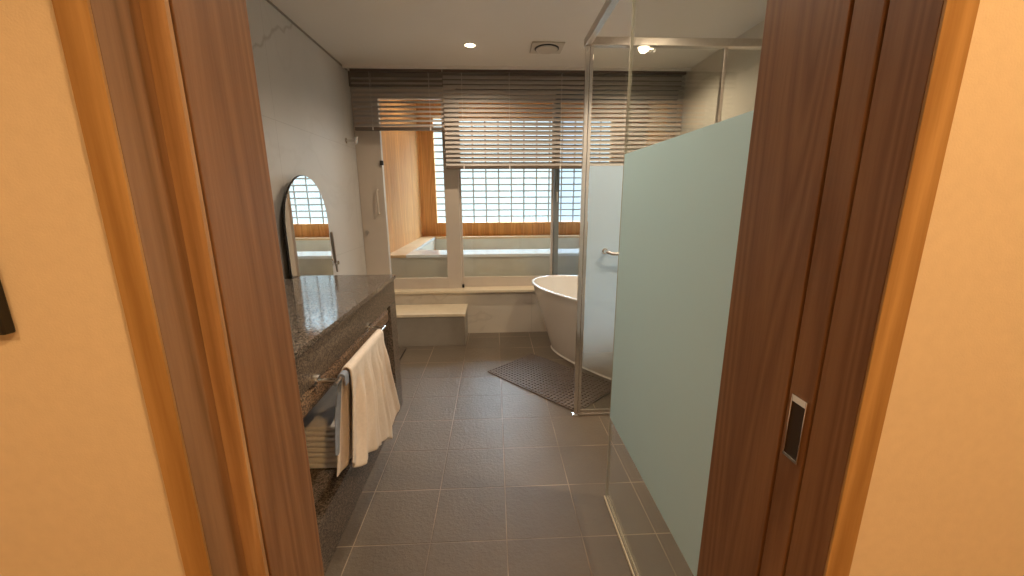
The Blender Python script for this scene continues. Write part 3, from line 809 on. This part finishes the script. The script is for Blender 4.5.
# rails
link('top_rail', B(SX - 0.012, XR - 0.003, SY - 0.02, SY + 0.02, ST + 0.0005, ST + 0.04, 0.003), M['steel'], t)
link('top_rail', B(SX - 0.012, SX + 0.020, YW1 + 0.003, SY - 0.021, ST + 0.0005, ST + 0.04, 0.003), M['steel'], t)
bm = bmesh.new(); box(bm, SX + 0.02, XR - 0.003, SY - 0.016, SY + 0.016, 0.0002, 0.016, 0.003)
box(bm, SX + 0.02, XR - 0.003, SY - 0.006, SY + 0.006, 0.016, 0.038, 0.002)
link('bottom_rail', bm, M['steel'], t)
# rear glazing
rg = link('rear_glass', B(SX + 0.037, XR - 0.003, SY - 0.004, SY + 0.004, 0.038, ST), M['glass'], t)
link('frosted_film', B(SX + 0.038, 1.213, SY - 0.0052, SY - 0.0042, 0.30, 1.515), M['film_fade'], rg)
link('frosted_film', B(1.233, XR - 0.004, SY - 0.0052, SY - 0.0042, 0.30, 1.515), M['film_fade'], rg)
link('mullion', B(1.214, 1.232, SY - 0.012, SY + 0.012, 0.038, ST, 0.002), M['steel'], t)
# side glazing
sg = link('side_glass', B(SX, SX + 0.008, YW1 + 0.003, 1.516, 0.012, ST), M['glass'], t)
link('frosted_film', B(SX - 0.0012, SX - 0.0002, YW1 + 0.004, 1.514, 0.412, 1.50), M['film'], sg)
link('edge_strip', B(SX - 0.001, SX + 0.009, 1.5162, 1.5225, 0.012, ST), M['glass_edge'], sg)
bm = bmesh.new(); box(bm, SX - 0.0065, SX - 0.0013, YW1 + 0.003, 1.522, 0.0002, 0.012, 0.001); box(bm, SX + 0.0083, SX + 0.0135, YW1 + 0.003, 1.522, 0.0002, 0.012, 0.001)
link('floor_seal', bm, M['sill'], t)
# bar handle on the rear glass, inside
bm = bmesh.new()
tube(bm, [(0.632, SY - 0.005, 1.045), (0.632, SY - 0.05, 1.045), (0.637, SY - 0.058, 1.044), (0.66, SY - 0.062, 1.036), (0.95, SY - 0.062, 1.034)], 0.0105, 12)
tube(bm, [(0.632, SY - 0.0054, 1.045), (0.632, SY - 0.012, 1.045)], 0.017, 14)
tube(bm, [(0.945, SY - 0.062, 1.034), (0.945, SY - 0.0054, 1.034)], 0.0105, 12)
link('bar_handle', bm, M['chrome'], t, True)

# ---------------------------------------------------------------- ceiling fittings
def downlight(x, y, z, power, label, group, spot=True):
    t = thing('downlight', label, 'ceiling light', (x, y, z), group)
    bm = bmesh.new(); lathe(bm, [(0.038, z - 0.0005), (0.040, z - 0.004), (0.050, z - 0.004), (0.054, z - 0.0005)], (x, y), 32)
    link('trim_ring', bm, M['ceiling'], t, True)
    bm = bmesh.new(); lathe(bm, [(0, z - 0.002), (0.037, z - 0.002), (0.037, z - 0.0008), (0, z - 0.0008)], (x, y), 24)
    link('lamp_lens', bm, M['lamp'], t, True)
    l = light('lamp_light', 'SPOT', (x, y, z - 0.012), power, WARM, 0.03)
    l.data.spot_size = math.radians(150); l.data.spot_blend = 0.6
    l.parent = t; l.matrix_parent_inverse = Matrix.Translation(-t.location)
    return t
labs = ['small glowing round downlight in the ceiling left of the air vent', 'round ceiling downlight above the near floor tiles, before the vanity',
        'round ceiling downlight above the white tub', 'round ceiling downlight inside the glass shower']
for ((x, y), p), lb in zip(BATH_LAMPS, labs): downlight(x, y, CEIL, p, lb, 'bathroom downlights')
for (x, y), p in ALCOVE_FILL: downlight(x, y, AZ, p, 'added unseen ceiling light warming the bath alcove', 'added alcove lights')
for (loc, p), lb in zip(CORR_LAMPS, ['corridor downlight to the right behind the viewer', 'corridor downlight to the left behind the viewer']):
    tt = downlight(loc[0], loc[1], 2.38, p, lb, 'corridor downlights')
    for c in tt.children:
        if c.type == 'LIGHT': c.data.shadow_soft_size = 0.08; c.data.color = (1.0, 0.585, 0.245)

t = thing('ceiling_vent', 'square white exhaust vent with round grille in the ceiling', 'vent', (0.415, 3.27, CEIL))
vx, vy = 0.415, 3.27
bm = bmesh.new(); box(bm, vx - 0.12, vx + 0.12, vy - 0.11, vy + 0.11, CEIL - 0.010, CEIL - 0.0005, 0.004)
link('plate', bm, M['white'], t)
bm = bmesh.new(); lathe(bm, [(0.078, CEIL - 0.0102), (0.078, CEIL - 0.014), (0.092, CEIL - 0.014), (0.092, CEIL - 0.0102)], (vx, vy), 40)
link('gap_ring', bm, M['black'], t, True)
bm = bmesh.new(); lathe(bm, [(0, CEIL - 0.030), (0.06, CEIL - 0.029), (0.078, CEIL - 0.024), (0.084, CEIL - 0.018), (0.078, CEIL - 0.0145), (0, CEIL - 0.0145)], (vx, vy), 40)
link('round_grille', bm, M['white'], t, True)
